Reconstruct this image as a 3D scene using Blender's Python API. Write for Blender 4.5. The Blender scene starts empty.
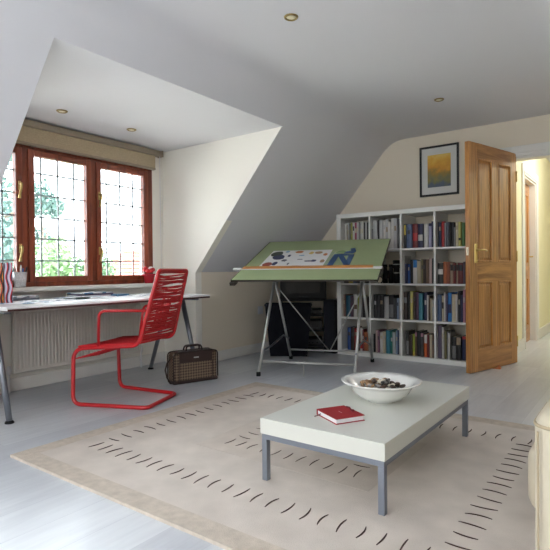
import bpy, bmesh, math, random
from mathutils import Vector, Matrix
random.seed(7)
C = bpy.context.scene.collection
PI = math.pi

# ------------------------------------------------------------------ materials
def lin(c):
    return tuple(((v/255)/12.92 if v/255 <= .04045 else ((v/255+.055)/1.055)**2.4) for v in c) + (1,)

def mat(name, rgb, rough=.6, metal=0, noise=0, nscale=20, bump=0, bscale=80, stretch=(1,1,1), spec=.5, coat=0, emit=0):
    m = bpy.data.materials.new(name); m.use_nodes = True
    n, l = m.node_tree.nodes, m.node_tree.links
    b = n['Principled BSDF']
    b.inputs['Roughness'].default_value = rough; b.inputs['Metallic'].default_value = metal
    b.inputs['Specular IOR Level'].default_value = spec; b.inputs['Coat Weight'].default_value = coat
    col = lin(rgb); b.inputs['Base Color'].default_value = col
    tc = n.new('ShaderNodeTexCoord'); mp = n.new('ShaderNodeMapping'); mp.inputs['Scale'].default_value = stretch
    l.new(tc.outputs['Object'], mp.inputs['Vector'])
    if emit:
        b.inputs['Emission Color'].default_value = col; b.inputs['Emission Strength'].default_value = emit
    if noise:
        t = n.new('ShaderNodeTexNoise'); t.inputs['Scale'].default_value = nscale; t.inputs['Detail'].default_value = 4
        r = n.new('ShaderNodeValToRGB')
        r.color_ramp.elements[0].position = .3; r.color_ramp.elements[1].position = .7
        r.color_ramp.elements[0].color = tuple(max(0, v*(1-noise)) for v in col[:3])+(1,)
        r.color_ramp.elements[1].color = tuple(min(1, v*(1+noise)) for v in col[:3])+(1,)
        l.new(mp.outputs[0], t.inputs['Vector']); l.new(t.outputs['Fac'], r.inputs['Fac']); l.new(r.outputs['Color'], b.inputs['Base Color'])
    if bump:
        t = n.new('ShaderNodeTexNoise'); t.inputs['Scale'].default_value = bscale; t.inputs['Detail'].default_value = 3
        bp = n.new('ShaderNodeBump'); bp.inputs['Strength'].default_value = bump; bp.inputs['Distance'].default_value = .004
        l.new(mp.outputs[0], t.inputs['Vector']); l.new(t.outputs['Fac'], bp.inputs['Height']); l.new(bp.outputs['Normal'], b.inputs['Normal'])
    return m

def wood_mat(name, dark, light, rough, axis, coat=0, scale=1.0):
    """oak-like grain stretched along one object axis"""
    m = mat(name, light, rough, coat=coat)
    n, l = m.node_tree.nodes, m.node_tree.links; b = n['Principled BSDF']
    mp = next(x for x in n if x.type == 'MAPPING')
    s = [9*scale]*3; s[axis] = .9*scale; mp.inputs['Scale'].default_value = s
    t = n.new('ShaderNodeTexNoise'); t.inputs['Scale'].default_value = 2.2; t.inputs['Detail'].default_value = 8; t.inputs['Roughness'].default_value = .68; t.inputs['Distortion'].default_value = .8
    w = n.new('ShaderNodeTexWave'); w.wave_type = 'BANDS'; w.bands_direction = 'X' if axis != 0 else 'Y'
    w.inputs['Scale'].default_value = 1.1; w.inputs['Distortion'].default_value = 7; w.inputs['Detail'].default_value = 3
    mx = n.new('ShaderNodeMath'); mx.operation = 'MULTIPLY_ADD'; mx.inputs[1].default_value = .16
    l.new(mp.outputs[0], t.inputs['Vector']); l.new(mp.outputs[0], w.inputs['Vector'])
    l.new(w.outputs['Fac'], mx.inputs[0]); l.new(t.outputs['Fac'], mx.inputs[2])
    r = n.new('ShaderNodeValToRGB'); r.color_ramp.elements[0].position = .36; r.color_ramp.elements[1].position = .74
    r.color_ramp.elements[0].color = lin(dark); r.color_ramp.elements[1].color = lin(light)
    l.new(mx.outputs[0], r.inputs['Fac']); l.new(r.outputs['Color'], b.inputs['Base Color'])
    bp = n.new('ShaderNodeBump'); bp.inputs['Strength'].default_value = .12; bp.inputs['Distance'].default_value = .002
    l.new(t.outputs['Fac'], bp.inputs['Height']); l.new(bp.outputs['Normal'], b.inputs['Normal'])
    return m

def floor_mat():
    m = mat('whitewashed_boards', (178,181,190), .36)
    n, l = m.node_tree.nodes, m.node_tree.links; b = n['Principled BSDF']
    tc = next(x for x in n if x.type == 'TEX_COORD')
    sp = n.new('ShaderNodeSeparateXYZ'); cb = n.new('ShaderNodeCombineXYZ')
    l.new(tc.outputs['Object'], sp.inputs[0]); l.new(sp.outputs['Y'], cb.inputs['X']); l.new(sp.outputs['X'], cb.inputs['Y'])
    br = n.new('ShaderNodeTexBrick')
    br.inputs['Scale'].default_value = 1; br.inputs['Brick Width'].default_value = 1.25; br.inputs['Row Height'].default_value = .19
    br.inputs['Mortar Size'].default_value = .0012; br.inputs['Mortar Smooth'].default_value = .2; br.offset = .37
    br.inputs['Color1'].default_value = lin((186,190,196)); br.inputs['Color2'].default_value = lin((202,206,210)); br.inputs['Mortar'].default_value = lin((176,180,188))
    l.new(cb.outputs[0], br.inputs['Vector'])
    mp = n.new('ShaderNodeMapping'); mp.inputs['Scale'].default_value = (1.1, 11, 1); l.new(cb.outputs[0], mp.inputs['Vector'])
    t = n.new('ShaderNodeTexNoise'); t.inputs['Scale'].default_value = 2.2; t.inputs['Detail'].default_value = 7; t.inputs['Roughness'].default_value = .62; t.inputs['Distortion'].default_value = .6
    l.new(mp.outputs[0], t.inputs['Vector'])
    r = n.new('ShaderNodeValToRGB'); r.color_ramp.elements[0].position = .3; r.color_ramp.elements[1].position = .62
    r.color_ramp.elements[0].color = (.88,.88,.90,1); r.color_ramp.elements[1].color = (1.06,1.06,1.06,1)
    l.new(t.outputs['Fac'], r.inputs['Fac'])
    mx = n.new('ShaderNodeMix'); mx.data_type = 'RGBA'; mx.blend_type = 'MULTIPLY'; mx.inputs[0].default_value = .8
    l.new(br.outputs['Color'], mx.inputs[6]); l.new(r.outputs['Color'], mx.inputs[7]); l.new(mx.outputs[2], b.inputs['Base Color'])
    rr = n.new('ShaderNodeMapRange'); rr.inputs[3].default_value = .27; rr.inputs[4].default_value = .34
    l.new(t.outputs['Fac'], rr.inputs[0]); l.new(rr.outputs[0], b.inputs['Roughness'])
    bp = n.new('ShaderNodeBump'); bp.inputs['Strength'].default_value = .015; bp.inputs['Distance'].default_value = .002
    l.new(t.outputs['Fac'], bp.inputs['Height']); l.new(bp.outputs['Normal'], b.inputs['Normal'])
    return m

def glass_mat():
    m = bpy.data.materials.new('window_glass'); m.use_nodes = True
    n, l = m.node_tree.nodes, m.node_tree.links; n.remove(n['Principled BSDF'])
    tr = n.new('ShaderNodeBsdfTransparent'); tr.inputs[0].default_value = (.95,.97,.97,1)
    gl = n.new('ShaderNodeBsdfGlossy'); gl.inputs['Roughness'].default_value = .02
    fr = n.new('ShaderNodeFresnel'); fr.inputs[0].default_value = 1.45
    mx = n.new('ShaderNodeMixShader'); l.new(fr.outputs[0], mx.inputs[0]); l.new(tr.outputs[0], mx.inputs[1]); l.new(gl.outputs[0], mx.inputs[2])
    l.new(mx.outputs[0], n['Material Output'].inputs[0]); return m

def wave_mat(name, cols, freq, amp, width, offset=0, yaxis='Y'):
    """vertical wavy bands: position across + sine of height picks a colour"""
    m = mat(name, cols[0], .5)
    n, l = m.node_tree.nodes, m.node_tree.links; b = n['Principled BSDF']
    tc = next(x for x in n if x.type == 'TEX_COORD'); sp = n.new('ShaderNodeSeparateXYZ'); l.new(tc.outputs['Object'], sp.inputs[0])
    a = n.new('ShaderNodeMath'); a.operation = 'MULTIPLY'; a.inputs[1].default_value = freq; l.new(sp.outputs['Z'], a.inputs[0])
    s = n.new('ShaderNodeMath'); s.operation = 'SINE'; l.new(a.outputs[0], s.inputs[0])
    q = n.new('ShaderNodeMath'); q.operation = 'MULTIPLY_ADD'; q.inputs[1].default_value = amp; l.new(s.outputs[0], q.inputs[0])
    sm = n.new('ShaderNodeMath'); sm.operation = 'ADD'; l.new(sp.outputs['X'], sm.inputs[0]); l.new(sp.outputs['Y'], sm.inputs[1]); l.new(sm.outputs[0], q.inputs[2])
    dv = n.new('ShaderNodeMath'); dv.operation = 'MULTIPLY_ADD'; dv.inputs[1].default_value = 1/width; dv.inputs[2].default_value = offset; l.new(q.outputs[0], dv.inputs[0])
    fr = n.new('ShaderNodeMath'); fr.operation = 'FRACT'; l.new(dv.outputs[0], fr.inputs[0])
    r = n.new('ShaderNodeValToRGB'); r.color_ramp.interpolation = 'CONSTANT'
    for i, c in enumerate(cols):
        if i < 2: e = r.color_ramp.elements[i]; e.position = i/len(cols)
        else: e = r.color_ramp.elements.new(i/len(cols))
        e.color = lin(c)
    l.new(fr.outputs[0], r.inputs['Fac']); l.new(r.outputs['Color'], b.inputs['Base Color']); return m

def check_mat():
    m = mat('checked_canvas', (92,72,58), .7)
    n, l = m.node_tree.nodes, m.node_tree.links; b = n['Principled BSDF']
    tc = next(x for x in n if x.type == 'TEX_COORD'); mp = n.new('ShaderNodeMapping'); mp.inputs['Rotation'].default_value = (0, PI/4, 0)
    l.new(tc.outputs['Object'], mp.inputs['Vector'])
    ck = n.new('ShaderNodeTexChecker'); ck.inputs['Scale'].default_value = 64; ck.inputs['Color1'].default_value = lin((122,104,84)); ck.inputs['Color2'].default_value = lin((72,54,45))
    l.new(mp.outputs[0], ck.inputs['Vector']); l.new(ck.outputs['Color'], b.inputs['Base Color']); return m

def print_mat():
    """abstract yellow-over-green painting, generic blotches"""
    m = mat('abstract_print', (190,150,60), .5)
    n, l = m.node_tree.nodes, m.node_tree.links; b = n['Principled BSDF']
    tc = next(x for x in n if x.type == 'TEX_COORD'); sp = n.new('ShaderNodeSeparateXYZ'); l.new(tc.outputs['Object'], sp.inputs[0])
    t = n.new('ShaderNodeTexNoise'); t.inputs['Scale'].default_value = 16; t.inputs['Detail'].default_value = 5; l.new(tc.outputs['Object'], t.inputs['Vector'])
    a = n.new('ShaderNodeMath'); a.operation = 'MULTIPLY_ADD'; a.inputs[1].default_value = 3.0; a.inputs[2].default_value = .10; l.new(sp.outputs['Z'], a.inputs[0])
    s = n.new('ShaderNodeMath'); s.operation = 'MULTIPLY_ADD'; s.inputs[1].default_value = .75; l.new(t.outputs['Fac'], s.inputs[0]); l.new(a.outputs[0], s.inputs[2])
    r = n.new('ShaderNodeValToRGB')
    pts = [(0,(84,96,112)),(.12,(112,112,80)),(.24,(128,122,74)),(.40,(150,124,56)),(.56,(204,146,48)),(.8,(216,166,60)),(1,(222,190,96))]
    for i,(p,c) in enumerate(pts):
        e = r.color_ramp.elements[i] if i < 2 else r.color_ramp.elements.new(p)
        e.position = p; e.color = lin(c)
    l.new(s.outputs[0], r.inputs['Fac']); l.new(r.outputs['Color'], b.inputs['Base Color']); return m

# ------------------------------------------------------------------ mesh builder
class MB:
    def __init__(s): s.bm = bmesh.new(); s.T = Matrix()
    def _v(s, p): return s.bm.verts.new(s.T @ Vector(p))
    def face(s, vs, mi=0, smooth=False):
        try: f = s.bm.faces.new(vs)
        except ValueError: return None
        f.material_index = mi; f.smooth = smooth; return f
    def poly(s, pts, mi=0): return s.face([s._v(p) for p in pts], mi)
    def box(s, x0, x1, y0, y1, z0, z1, mi=0, bev=0, seg=2, smooth=False):
        v = [s._v((x,y,z)) for z in (z0,z1) for y in (y0,y1) for x in (x0,x1)]
        fs = [s.face([v[i] for i in q], mi, smooth) for q in ((0,2,3,1),(4,5,7,6),(0,1,5,4),(2,6,7,3),(0,4,6,2),(1,3,7,5))]
        if bev:
            es = list({e for f in fs for e in f.edges})
            r = bmesh.ops.bevel(s.bm, geom=es, offset=bev, segments=seg, profile=.5, affect='EDGES', clamp_overlap=True)
            for f in r['faces']: f.material_index = mi; f.smooth = seg > 2
        return s
    def tube(s, pts, r, n=10, mi=0, closed=False, caps=True):
        pts = [Vector(p) for p in pts]; rs = r if isinstance(r, (list, tuple)) else [r]*len(pts)
        rings = []; up = None; N = len(pts)
        for i, p in enumerate(pts):
            if closed: d = (pts[(i+1) % N]-pts[i-1])
            else: d = pts[min(i+1, N-1)]-pts[max(i-1, 0)]
            d.normalize()
            if up is None:
                up = Vector((0,0,1)) if abs(d.z) < .9 else Vector((1,0,0))
            a = d.cross(up)
            if a.length < 1e-6: a = d.orthogonal()
            a.normalize(); up = a.cross(d).normalized()
            rings.append([s._v(p+rs[i]*(math.cos(2*PI*k/n)*a+math.sin(2*PI*k/n)*up)) for k in range(n)])
        for i in range(N if closed else N-1):
            A, B = rings[i], rings[(i+1) % N]
            for k in range(n): s.face([A[k], A[(k+1) % n], B[(k+1) % n], B[k]], mi, True)
        if caps and not closed: s.face(rings[0][::-1], mi); s.face(rings[-1], mi)
        return s
    def lathe(s, prof, c=(0,0,0), n=32, mi=0, smooth=True):
        rings = []
        for r, z in prof:
            rings.append([s._v((c[0]+r*math.cos(2*PI*k/n), c[1]+r*math.sin(2*PI*k/n), c[2]+z)) for k in range(n)] if r > 1e-6 else [s._v((c[0],c[1],c[2]+z))])
        for A, B in zip(rings, rings[1:]):
            for k in range(n):
                a, b = A[k % len(A)], A[(k+1) % len(A)]; d, e = B[k % len(B)], B[(k+1) % len(B)]
                q = []
                for v in (a, b, e, d):
                    if v not in q: q.append(v)
                if len(q) > 2: s.face(q, mi, smooth)
        return s
    def prism(s, poly, h, mi=0, axis='z', at=0):
        def P(p, q):
            return {'z': (p[0],p[1],q), 'y': (p[0],q,p[1]), 'x': (q,p[0],p[1])}[axis]
        A = [s._v(P(p, at)) for p in poly]; B = [s._v(P(p, at+h)) for p in poly]; n = len(poly)
        s.face(A[::-1], mi); s.face(B, mi)
        for i in range(n): s.face([A[i], A[(i+1) % n], B[(i+1) % n], B[i]], mi)
        return s
    def ball(s, c, r, sub=2, mi=0, scale=(1,1,1), jit=0):
        before = set(s.bm.verts)
        bmesh.ops.create_icosphere(s.bm, subdivisions=sub, radius=1)
        for v in set(s.bm.verts)-before:
            k = 1+random.uniform(-jit, jit)
            v.co = s.T @ (Vector(c)+Vector((v.co.x*r*scale[0]*k, v.co.y*r*scale[1]*k, v.co.z*r*scale[2]*k)))
            for f in v.link_faces: f.material_index = mi; f.smooth = True
        return s
    def done(s, name, mats, parent=None, loc=(0,0,0), rz=0):
        bmesh.ops.recalc_face_normals(s.bm, faces=s.bm.faces[:])
        me = bpy.data.meshes.new(name); s.bm.to_mesh(me); s.bm.free()
        for m in (mats if isinstance(mats, (list, tuple)) else [mats]): me.materials.append(m)
        o = bpy.data.objects.new(name, me); C.objects.link(o); o.location = loc; o.rotation_euler = (0,0,rz)
        if parent: o.parent = parent
        return o

def tag(o, label, cat=None, group=None, kind=None):
    o['label'] = label
    if cat: o['category'] = cat
    if group: o['group'] = group
    if kind: o['kind'] = kind
    return o
def empty(name, label, cat, loc=(0,0,0), rz=0, group=None, kind=None):
    o = bpy.data.objects.new(name, None); C.objects.link(o); o.location = loc; o.rotation_euler = (0,0,rz); o.empty_display_size = .1
    return tag(o, label, cat, group, kind)
def struct(o, label, cat): return tag(o, label, cat, None, 'structure')

def arc(a, b, c, n=6):
    """quadratic rounding from a to c about corner b"""
    a, b, c = Vector(a), Vector(b), Vector(c)
    return [(1-t)**2*a+2*t*(1-t)*b+t*t*c for t in (i/n for i in range(n+1))]
def rounded(pts, r, n=6):
    pts = [Vector(p) for p in pts]; out = [pts[0]]
    for i in range(1, len(pts)-1):
        d0 = (pts[i-1]-pts[i]); d1 = (pts[i+1]-pts[i]); rr = min(r, d0.length*.49, d1.length*.49)
        out += arc(pts[i]+d0.normalized()*rr, pts[i], pts[i]+d1.normalized()*rr, n)
    return out+[pts[-1]]
# ------------------------------------------------------------------ palette
WHITEP = mat('white_ceiling_paint', (218,218,222), .85, bump=.05, bscale=120)
CREAM = mat('cream_wall_paint', (228,218,200), .85, bump=.06, bscale=140)
DORMERW = mat('white_dormer_wall', (240,237,228), .85, bump=.06, bscale=140)  # whiter than the cream of the other walls
HALLP = mat('pale_yellow_wall_paint', (230,225,192), .85, bump=.06, bscale=140)
GLOSSW = mat('white_gloss_woodwork', (226,225,220), .4)
FLOORM = floor_mat()
GLASS = glass_mat()
MAHOG = wood_mat('mahogany_stained_wood', (98,40,24), (150,72,44), .38, 2, coat=.2)
OAK_V = wood_mat('varnished_oak_upright', (146,94,44), (206,148,82), .34, 2, coat=.25)
OAK_H = wood_mat('varnished_oak_crosswise', (146,94,44), (206,148,82), .34, 0, coat=.25)
BRASS = mat('polished_brass', (206,182,120), .3, 1)
LEAD = mat('dull_lead_came', (176,186,190), .5)
LINEN = mat('woven_linen_blind', (184,168,140), .9, noise=.16, nscale=60, stretch=(1,1,8), bump=.2, bscale=300)
BLINDRAIL = mat('taupe_blind_rail', (150,138,120), .5)
WLAM = mat('white_laminate', (226,226,222), .42, noise=.02, nscale=4)
DESKTOP = mat('white_desk_lacquer', (232,232,232), .25)
STEEL = mat('brushed_grey_steel', (134,138,146), .36, .75, noise=.08, nscale=40)
GREYPAINT = mat('grey_metallic_paint', (128,134,146), .42, .35)
SILVER = mat('pale_silver_tube', (186,187,184), .36, .5)
BLACKP = mat('black_plastic', (15,15,17), .5, spec=.3)
NAVYP = mat('navy_black_plastic', (14,16,24), .7, spec=.15)
SCREEN = mat('dark_glass_screen', (30,30,30), .25, spec=.3)
REDP = mat('red_lacquered_steel', (186,22,30), .32, coat=.3)
REDCORD = mat('red_woven_cord', (192,26,34), .6)
GREENB = mat('green_drawing_surface', (158,174,130), .5, noise=.03, nscale=8)
DKEDGE = mat('dark_brown_board_edge', (52,44,36), .6)
ORANGEW = wood_mat('orange_varnished_wood', (178,108,44), (208,142,66), .4, 0)
WHPLASTIC = mat('white_plastic', (222,222,224), .4)
PAPER = mat('white_paper', (232,232,234), .8)
BLUEP = mat('blue_translucent_plastic', (40,84,136), .35)
CERAMIC = mat('white_glazed_ceramic', (236,236,232), .18, coat=.4)
REDBOOK = mat('red_suede_cover', (150,10,24), .75, noise=.1, nscale=60, bump=.2, bscale=200)
LEATHER = mat('cream_leather', (202,192,170), .45, noise=.03, nscale=10, bump=.18, bscale=220)
SEAM = mat('leather_seam_piping', (176,160,132), .6)
RADI = mat('white_radiator_enamel', (214,210,202), .4)
CHECK = check_mat()
DKLEATHER = mat('dark_brown_leather', (50,32,28), .45, bump=.15, bscale=160)
BLACKFR = mat('black_picture_frame', (20,19,18), .4)
MOUNT = mat('pale_grey_mount', (214,214,210), .8)
RUGF = mat('beige_rug_pile', (208,199,190), .95, noise=.09, nscale=6, bump=.7, bscale=260, spec=.1)
RUGB = mat('dark_beige_rug_pile', (198,187,174), .95, noise=.1, nscale=30, bump=.9, bscale=300, spec=.1)
RUGI = mat('mid_beige_rug_pile', (203,193,183), .95, noise=.08, nscale=8, bump=.7, bscale=260, spec=.1)
RUGD = mat('brown_rug_dash', (66,46,40), .95)
COPPER = mat('copper_metal', (180,110,74), .35, .8)

YB, Y0, XL, XW, XR = 5.17, -1.7, -3.41, -3.85, .85
ZK, ZD, ZC = .885, 2.077, 2.29
D0, D1 = 1.395, 3.375          # dormer cheeks
def slope_x(z): return XL+(z-ZK)/1.169

# ------------------------------------------------------------------ the setting
b = MB(); b.box(-4.05, 1.0, Y0-.15, 8.75, -.08, 0)
struct(b.done('floor', FLOORM), 'pale grey whitewashed wooden floorboards', 'floor')

# ceiling: knee-high slope on each side, rounded into the flat, swept along the room; hole for the dormer
xf = slope_x(ZC)
left = [(XL, ZK)] + [(slope_x(ZD), ZD)] + [(p.x, p.y) for p in arc((slope_x(2.17), 2.17, 0), (xf, ZC, 0), (xf+.16, ZC, 0), 8)]
xfr = -.35
rs_ = lambda z: xfr+(ZC-z)/1.169
right = [(p.x, p.y) for p in arc((xfr-.26, ZC, 0), (xfr, ZC, 0), (rs_(2.10), 2.10, 0), 8)] + [(rs_(1.85), 1.85), (rs_(1.15), 1.15), (XR, ZK)]
prof = left+right
ys = [Y0, .45, .85, D0, D1, YB]
b = MB()
grid = [[b._v((x, y, z)) for y in ys] for x, z in prof]
SKY = []
for i in range(len(prof)-1):
    for j in range(len(ys)-1):
        zt = max(prof[i][1], prof[i+1][1]); xm = (prof[i][0]+prof[i+1][0])/2
        if xm < -2 and zt <= ZD+1e-4 and ys[j] >= D0-1e-6 and ys[j+1] <= D1+1e-6: continue
        f = b.face([grid[i][j], grid[i+1][j], grid[i+1][j+1], grid[i][j+1]], 0, True if (zt > 2.171 and not (prof[i][1] == ZC and prof[i+1][1] == ZC)) else False)
struct(b.done('ceiling', WHITEP), 'white painted ceiling with sloping sides under the roof', 'ceiling')

b = MB(); b.poly([(XW, D0, ZD), (slope_x(ZD), D0, ZD), (slope_x(ZD), D1, ZD), (XW, D1, ZD)])
struct(b.done('ceiling_dormer', WHITEP), 'flat white ceiling of the window dormer', 'ceiling')

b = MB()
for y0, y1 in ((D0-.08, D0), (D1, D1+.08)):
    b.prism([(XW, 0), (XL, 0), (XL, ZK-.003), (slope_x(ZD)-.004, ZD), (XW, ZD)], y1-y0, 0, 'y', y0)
struct(b.done('wall_dormer', DORMERW), 'white side walls of the dormer beside the window', 'wall')

WY0, WY1, WZ0, WZ1 = 1.40, 3.240, .785, 1.90
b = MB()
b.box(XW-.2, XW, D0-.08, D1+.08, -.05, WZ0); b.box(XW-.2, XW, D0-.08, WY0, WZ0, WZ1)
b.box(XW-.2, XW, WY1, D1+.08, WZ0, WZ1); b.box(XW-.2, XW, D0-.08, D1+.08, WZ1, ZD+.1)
struct(b.done('wall_window', DORMERW), 'white wall around and below the wooden window', 'wall')

b = MB(); b.box(XL-.12, XL, Y0, D0-.08, -.05, ZK); b.box(XL-.12, XL, D1+.08, YB, -.05, ZK)
struct(b.done('wall_left', CREAM), 'low beige wall under the sloping ceiling', 'wall')

DX0, DX1, DZ = -1.005, -.115, 1.94
b = MB()
b.prism([(XL-.1, -.05), (DX0, -.05), (DX0, ZC+.1), (xf-.08, ZC+.1), (XL-.1, ZK)], .12, 0, 'y', YB)
b.box(DX0, DX1, YB, YB+.12, DZ, ZC+.1)
b.prism([(DX1, -.05), (XR+.1, -.05), (XR+.1, ZK), (xfr+.08, ZC+.1), (DX1, ZC+.1)], .12, 0, 'y', YB)
struct(b.done('wall_back', CREAM), 'beige gable wall behind the white bookcase', 'wall')

b = MB(); b.box(XR, XR+.12, Y0, YB, -.05, ZK)
struct(b.done('wall_right', CREAM), 'low beige wall behind the cream sofa', 'wall')

# rear gable with a wide window opening (behind the photographer)
b = MB()
b.box(XL-.1, XR+.1, Y0-.12, Y0, -.05, .7); b.box(XL-.1, -2.2, Y0-.12, Y0, .7, ZC+.1)
b.box(-.3, XR+.1, Y0-.12, Y0, .7, ZC+.1); b.box(-2.2, -.3, Y0-.12, Y0, 2.0, ZC+.1)
struct(b.done('wall_rear', CREAM), 'beige gable wall facing the bookcase', 'wall')

b = MB()
HX = -1.07
b.box(HX-.12, HX, YB+.12, 6.12, 0, 2.5); b.box(HX-.12, HX, 6.90, 8.75, 0, 2.5); b.box(HX-.12, HX, 6.12, 6.90, 1.93, 2.5)
b.box(HX, .4, 8.6, 8.75, 0, 2.5); b.box(.3, .42, YB+.12, 8.6, 0, 2.5)
struct(b.done('wall_hall', HALLP), 'pale yellow walls of the hall beyond the open door', 'wall')
b = MB(); b.box(HX-.12, .42, YB+.12, 8.75, 2.4, 2.5)
struct(b.done('ceiling_hall', WHITEP), 'white ceiling of the hall beyond the door', 'ceiling')

# doorway architrave and lining
def architrave(name, label, fn, a0, a1, zt, w, d):
    bb = MB()
    for (p0, p1, z0, z1) in ((a0-w, a0, 0, zt+w), (a1, a1+w, 0, zt+w), (a0, a1, zt, zt+w)):
        fn(bb, p0, p1, z0, z1, d)
    # a raised inner bead
    for (p0, p1, z0, z1) in ((a0-w*.35, a0-w*.2, 0, zt+w*.3), (a1+w*.2, a1+w*.35, 0, zt+w*.3), (a0-w*.3, a1+w*.3, zt+w*.2, zt+w*.35)):
        fn(bb, p0, p1, z0, z1, d+.006)
    return struct(bb.done(name, GLOSSW), label, 'door trim')
architrave('trim_1', 'white moulded architrave around the open doorway', lambda m, p0, p1, z0, z1, d: m.box(p0, p1, YB-d, YB, z0, z1, bev=.004), DX0, DX1, DZ, .10, .018)
architrave('trim_2', 'white moulded architrave around the oak door in the hall', lambda m, p0, p1, z0, z1, d: m.box(HX, HX+d, p0, p1, z0, z1, bev=.004), 6.12, 6.90, 1.93, .11, .018)
b = MB(); b.box(DX0, DX0+.02, YB, YB+.12, 0, DZ-.02); b.box(DX1-.02, DX1, YB, YB+.12, 0, DZ-.02); b.box(DX0, DX1, YB, YB+.12, DZ-.02, DZ)
struct(b.done('trim_3', GLOSSW), 'white door lining inside the open doorway', 'door trim')
b = MB(); b.box(HX-.12, HX, 6.12, 6.14, 0, 1.91); b.box(HX-.12, HX, 6.88, 6.90, 0, 1.91); b.box(HX-.12, HX, 6.12, 6.90, 1.91, 1.93)
struct(b.done('trim_4', GLOSSW), 'white lining of the hall door frame', 'door trim')

def skirting(name, label, x0, x1, y0, y1, h=.10):
    bb = MB(); bb.box(x0, x1, y0, y1, 0, h, bev=.005); struct(bb.done(name, GLOSSW), label, 'skirting board')
skirting('baseboard_window', 'white skirting board under the radiator', XW, XW+.016, D0, D1)
skirting('baseboard_left', 'pale skirting board along the low wall beside the drafting table', XL, XL+.016, D1-.016, YB)
skirting('baseboard_dormer', 'short white skirting board at the side of the dormer', XW+.016, XL, D1-.016, D1)
skirting('baseboard_back', 'white skirting board along the gable wall', XL+.016, DX0-.10, YB-.016, YB)
skirting('baseboard_hall', 'white skirting board along the yellow hall wall', HX, HX+.018, 7.01, 8.6, .13)
skirting('baseboard_hall_near', 'short white skirting board beside the hall door', HX, HX+.018, YB+.13, 6.01, .13)

# ------------------------------------------------------------------ window with leaded lights
w = tag(empty('window_1', 'mahogany framed window of three leaded casements', 'window', (XW, (WY0+WY1)/2, WZ0)), 'mahogany framed window of three leaded casements', 'window', None, 'structure')
oy, oz = (WY0+WY1)/2, WZ0
def wbox(m, y0, y1, z0, z1, x0, x1, mi=0, bev=.005): m.box(x0, x1, y0-oy, y1-oy, z0-oz, z1-oz, mi, bev)
panes = [(1.48, 1.917, True), (2.062, 2.519, False), (2.663, 3.130, True)]
GZ0, GZ1 = .865, 1.808
m = MB()
for y0, y1 in ((WY0, WY0+.045), (1.968, 2.013), (2.569, 2.613), (WY1-.05, WY1)): wbox(m, y0, y1, WZ0, WZ1, -.085, .0)
wbox(m, WY0, WY1, WZ0, WZ0+.035, -.085, .008); wbox(m, WY0, WY1, WZ1-.04, WZ1, -.085, .0)
m.done('frame', MAHOG, w)
for (y0, y1, opens) in panes:
    lo, hi = y0-.05, y1+.05
    m = MB()
    for a0, a1, c0, c1 in ((lo, y0, GZ0-.045, GZ1+.05), (y1, hi, GZ0-.045, GZ1+.05), (y0, y1, GZ0-.045, GZ0), (y0, y1, GZ1, GZ1+.05)):
        wbox(m, a0, a1, c0, c1, -.046, .013, 0, .007)
    sash = m.done('casement', MAHOG, w)
    m = MB(); wbox(m, y0-.004, y1+.004, GZ0-.004, GZ1+.004, -.034, -.030, 0, 0); m.done('pane', GLASS, sash)
    m = MB(); yc = (y0+y1)/2
    for k in (-1, 0, 1): wbox(m, yc-.012+k*.144-.006, yc-.012+k*.144+.006, GZ0, GZ1, -.0355, -.0285, 0, 0)
    for k in range(5): wbox(m, y0, y1, GZ1-.125-k*.1735-.006, GZ1-.125-k*.1735+.006, -.0355, -.0285, 0, 0)
    m.done('lead_lattice', LEAD, sash)
    if opens:
        hy = (y1+.025) if y0 < 2 else (y0-.025)
        for hz in (1.56, 1.08):
            m = MB(); m.box(.012, .02, hy-oy-.011, hy-oy+.011, hz-oz-.035, hz-oz+.035, 0, .003)
            m.tube([(.02, hy-oy, hz-oz+.01), (.045, hy-oy, hz-oz+.014), (.052, hy-oy-.004, hz-oz-.02), (.046, hy-oy-.012, hz-oz-.06), (.05, hy-oy-.018, hz-oz-.10)], [.008,.010,.009,.008,.011], 10)
            m.done('handle', BRASS, sash)
b = MB(); b.box(XW-.02, -3.715, D0+.004, D1-.004, .752, .785, bev=.006)
struct(b.done('sill_1', GLOSSW), 'white window sill behind the desk', 'window sill')

# roller blind
t = empty('roller_blind', 'beige linen roller blind rolled up above the leaded window', 'blind', (XW, 2.36, 1.88))
b = MB(); b.box(.0, .075, -.965, .945, .135, .185, bev=.006); b.box(.005, .07, -.97, -.965, .13, .19); b.box(.0, .078, .945, .96, .13, .19, bev=.003); b.done('cassette', BLINDRAIL, t)
b = MB(); b.box(.018, .045, -.955, .885, .014, .135, bev=.004); b.done('fabric', LINEN, t)
b = MB(); b.box(.014, .05, -.955, .885, -.004, .016, bev=.004); b.done('bottom_bar', BLINDRAIL, t)
b = MB(); b.tube([(.05,.93,.15),(.052,.932,-.5),(.056,.936,-.98),(.06,.93,-.5),(.06,.928,.15)], .0018, 5); b.done('pull_chain', WHPLASTIC, t)

# radiator
t = empty('radiator', 'white ribbed panel radiator under the desk on the window wall', 'radiator', (XW+.012, 2.4, .14))
b = MB(); b.box(.025, .062, -.545, .62, .0, .48, bev=.006)
k = -.535
while k < .61:
    b.box(.060, .068, k, k+.017, .03, .45, bev=.003); k += .0285
b.done('panel', RADI, t)
b = MB(); b.box(.022, .07, -.55, .625, .475, .485); b.done('top_grille', RADI, t)
for s in (-.575, .64):
    b = MB(); b.tube([(.04, s, -.14), (.04, s, .05)], .008, 8); b.lathe([(0,0),(.016,0),(.018,.03),(.012,.06),(0,.062)], (.04, s, .0), 12); b.done('valve', WHPLASTIC, t)
for s in (-.3, .4):
    b = MB(); b.box(.0, .03, s, s+.04, .05, .44); b.done('bracket', RADI, t)

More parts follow.
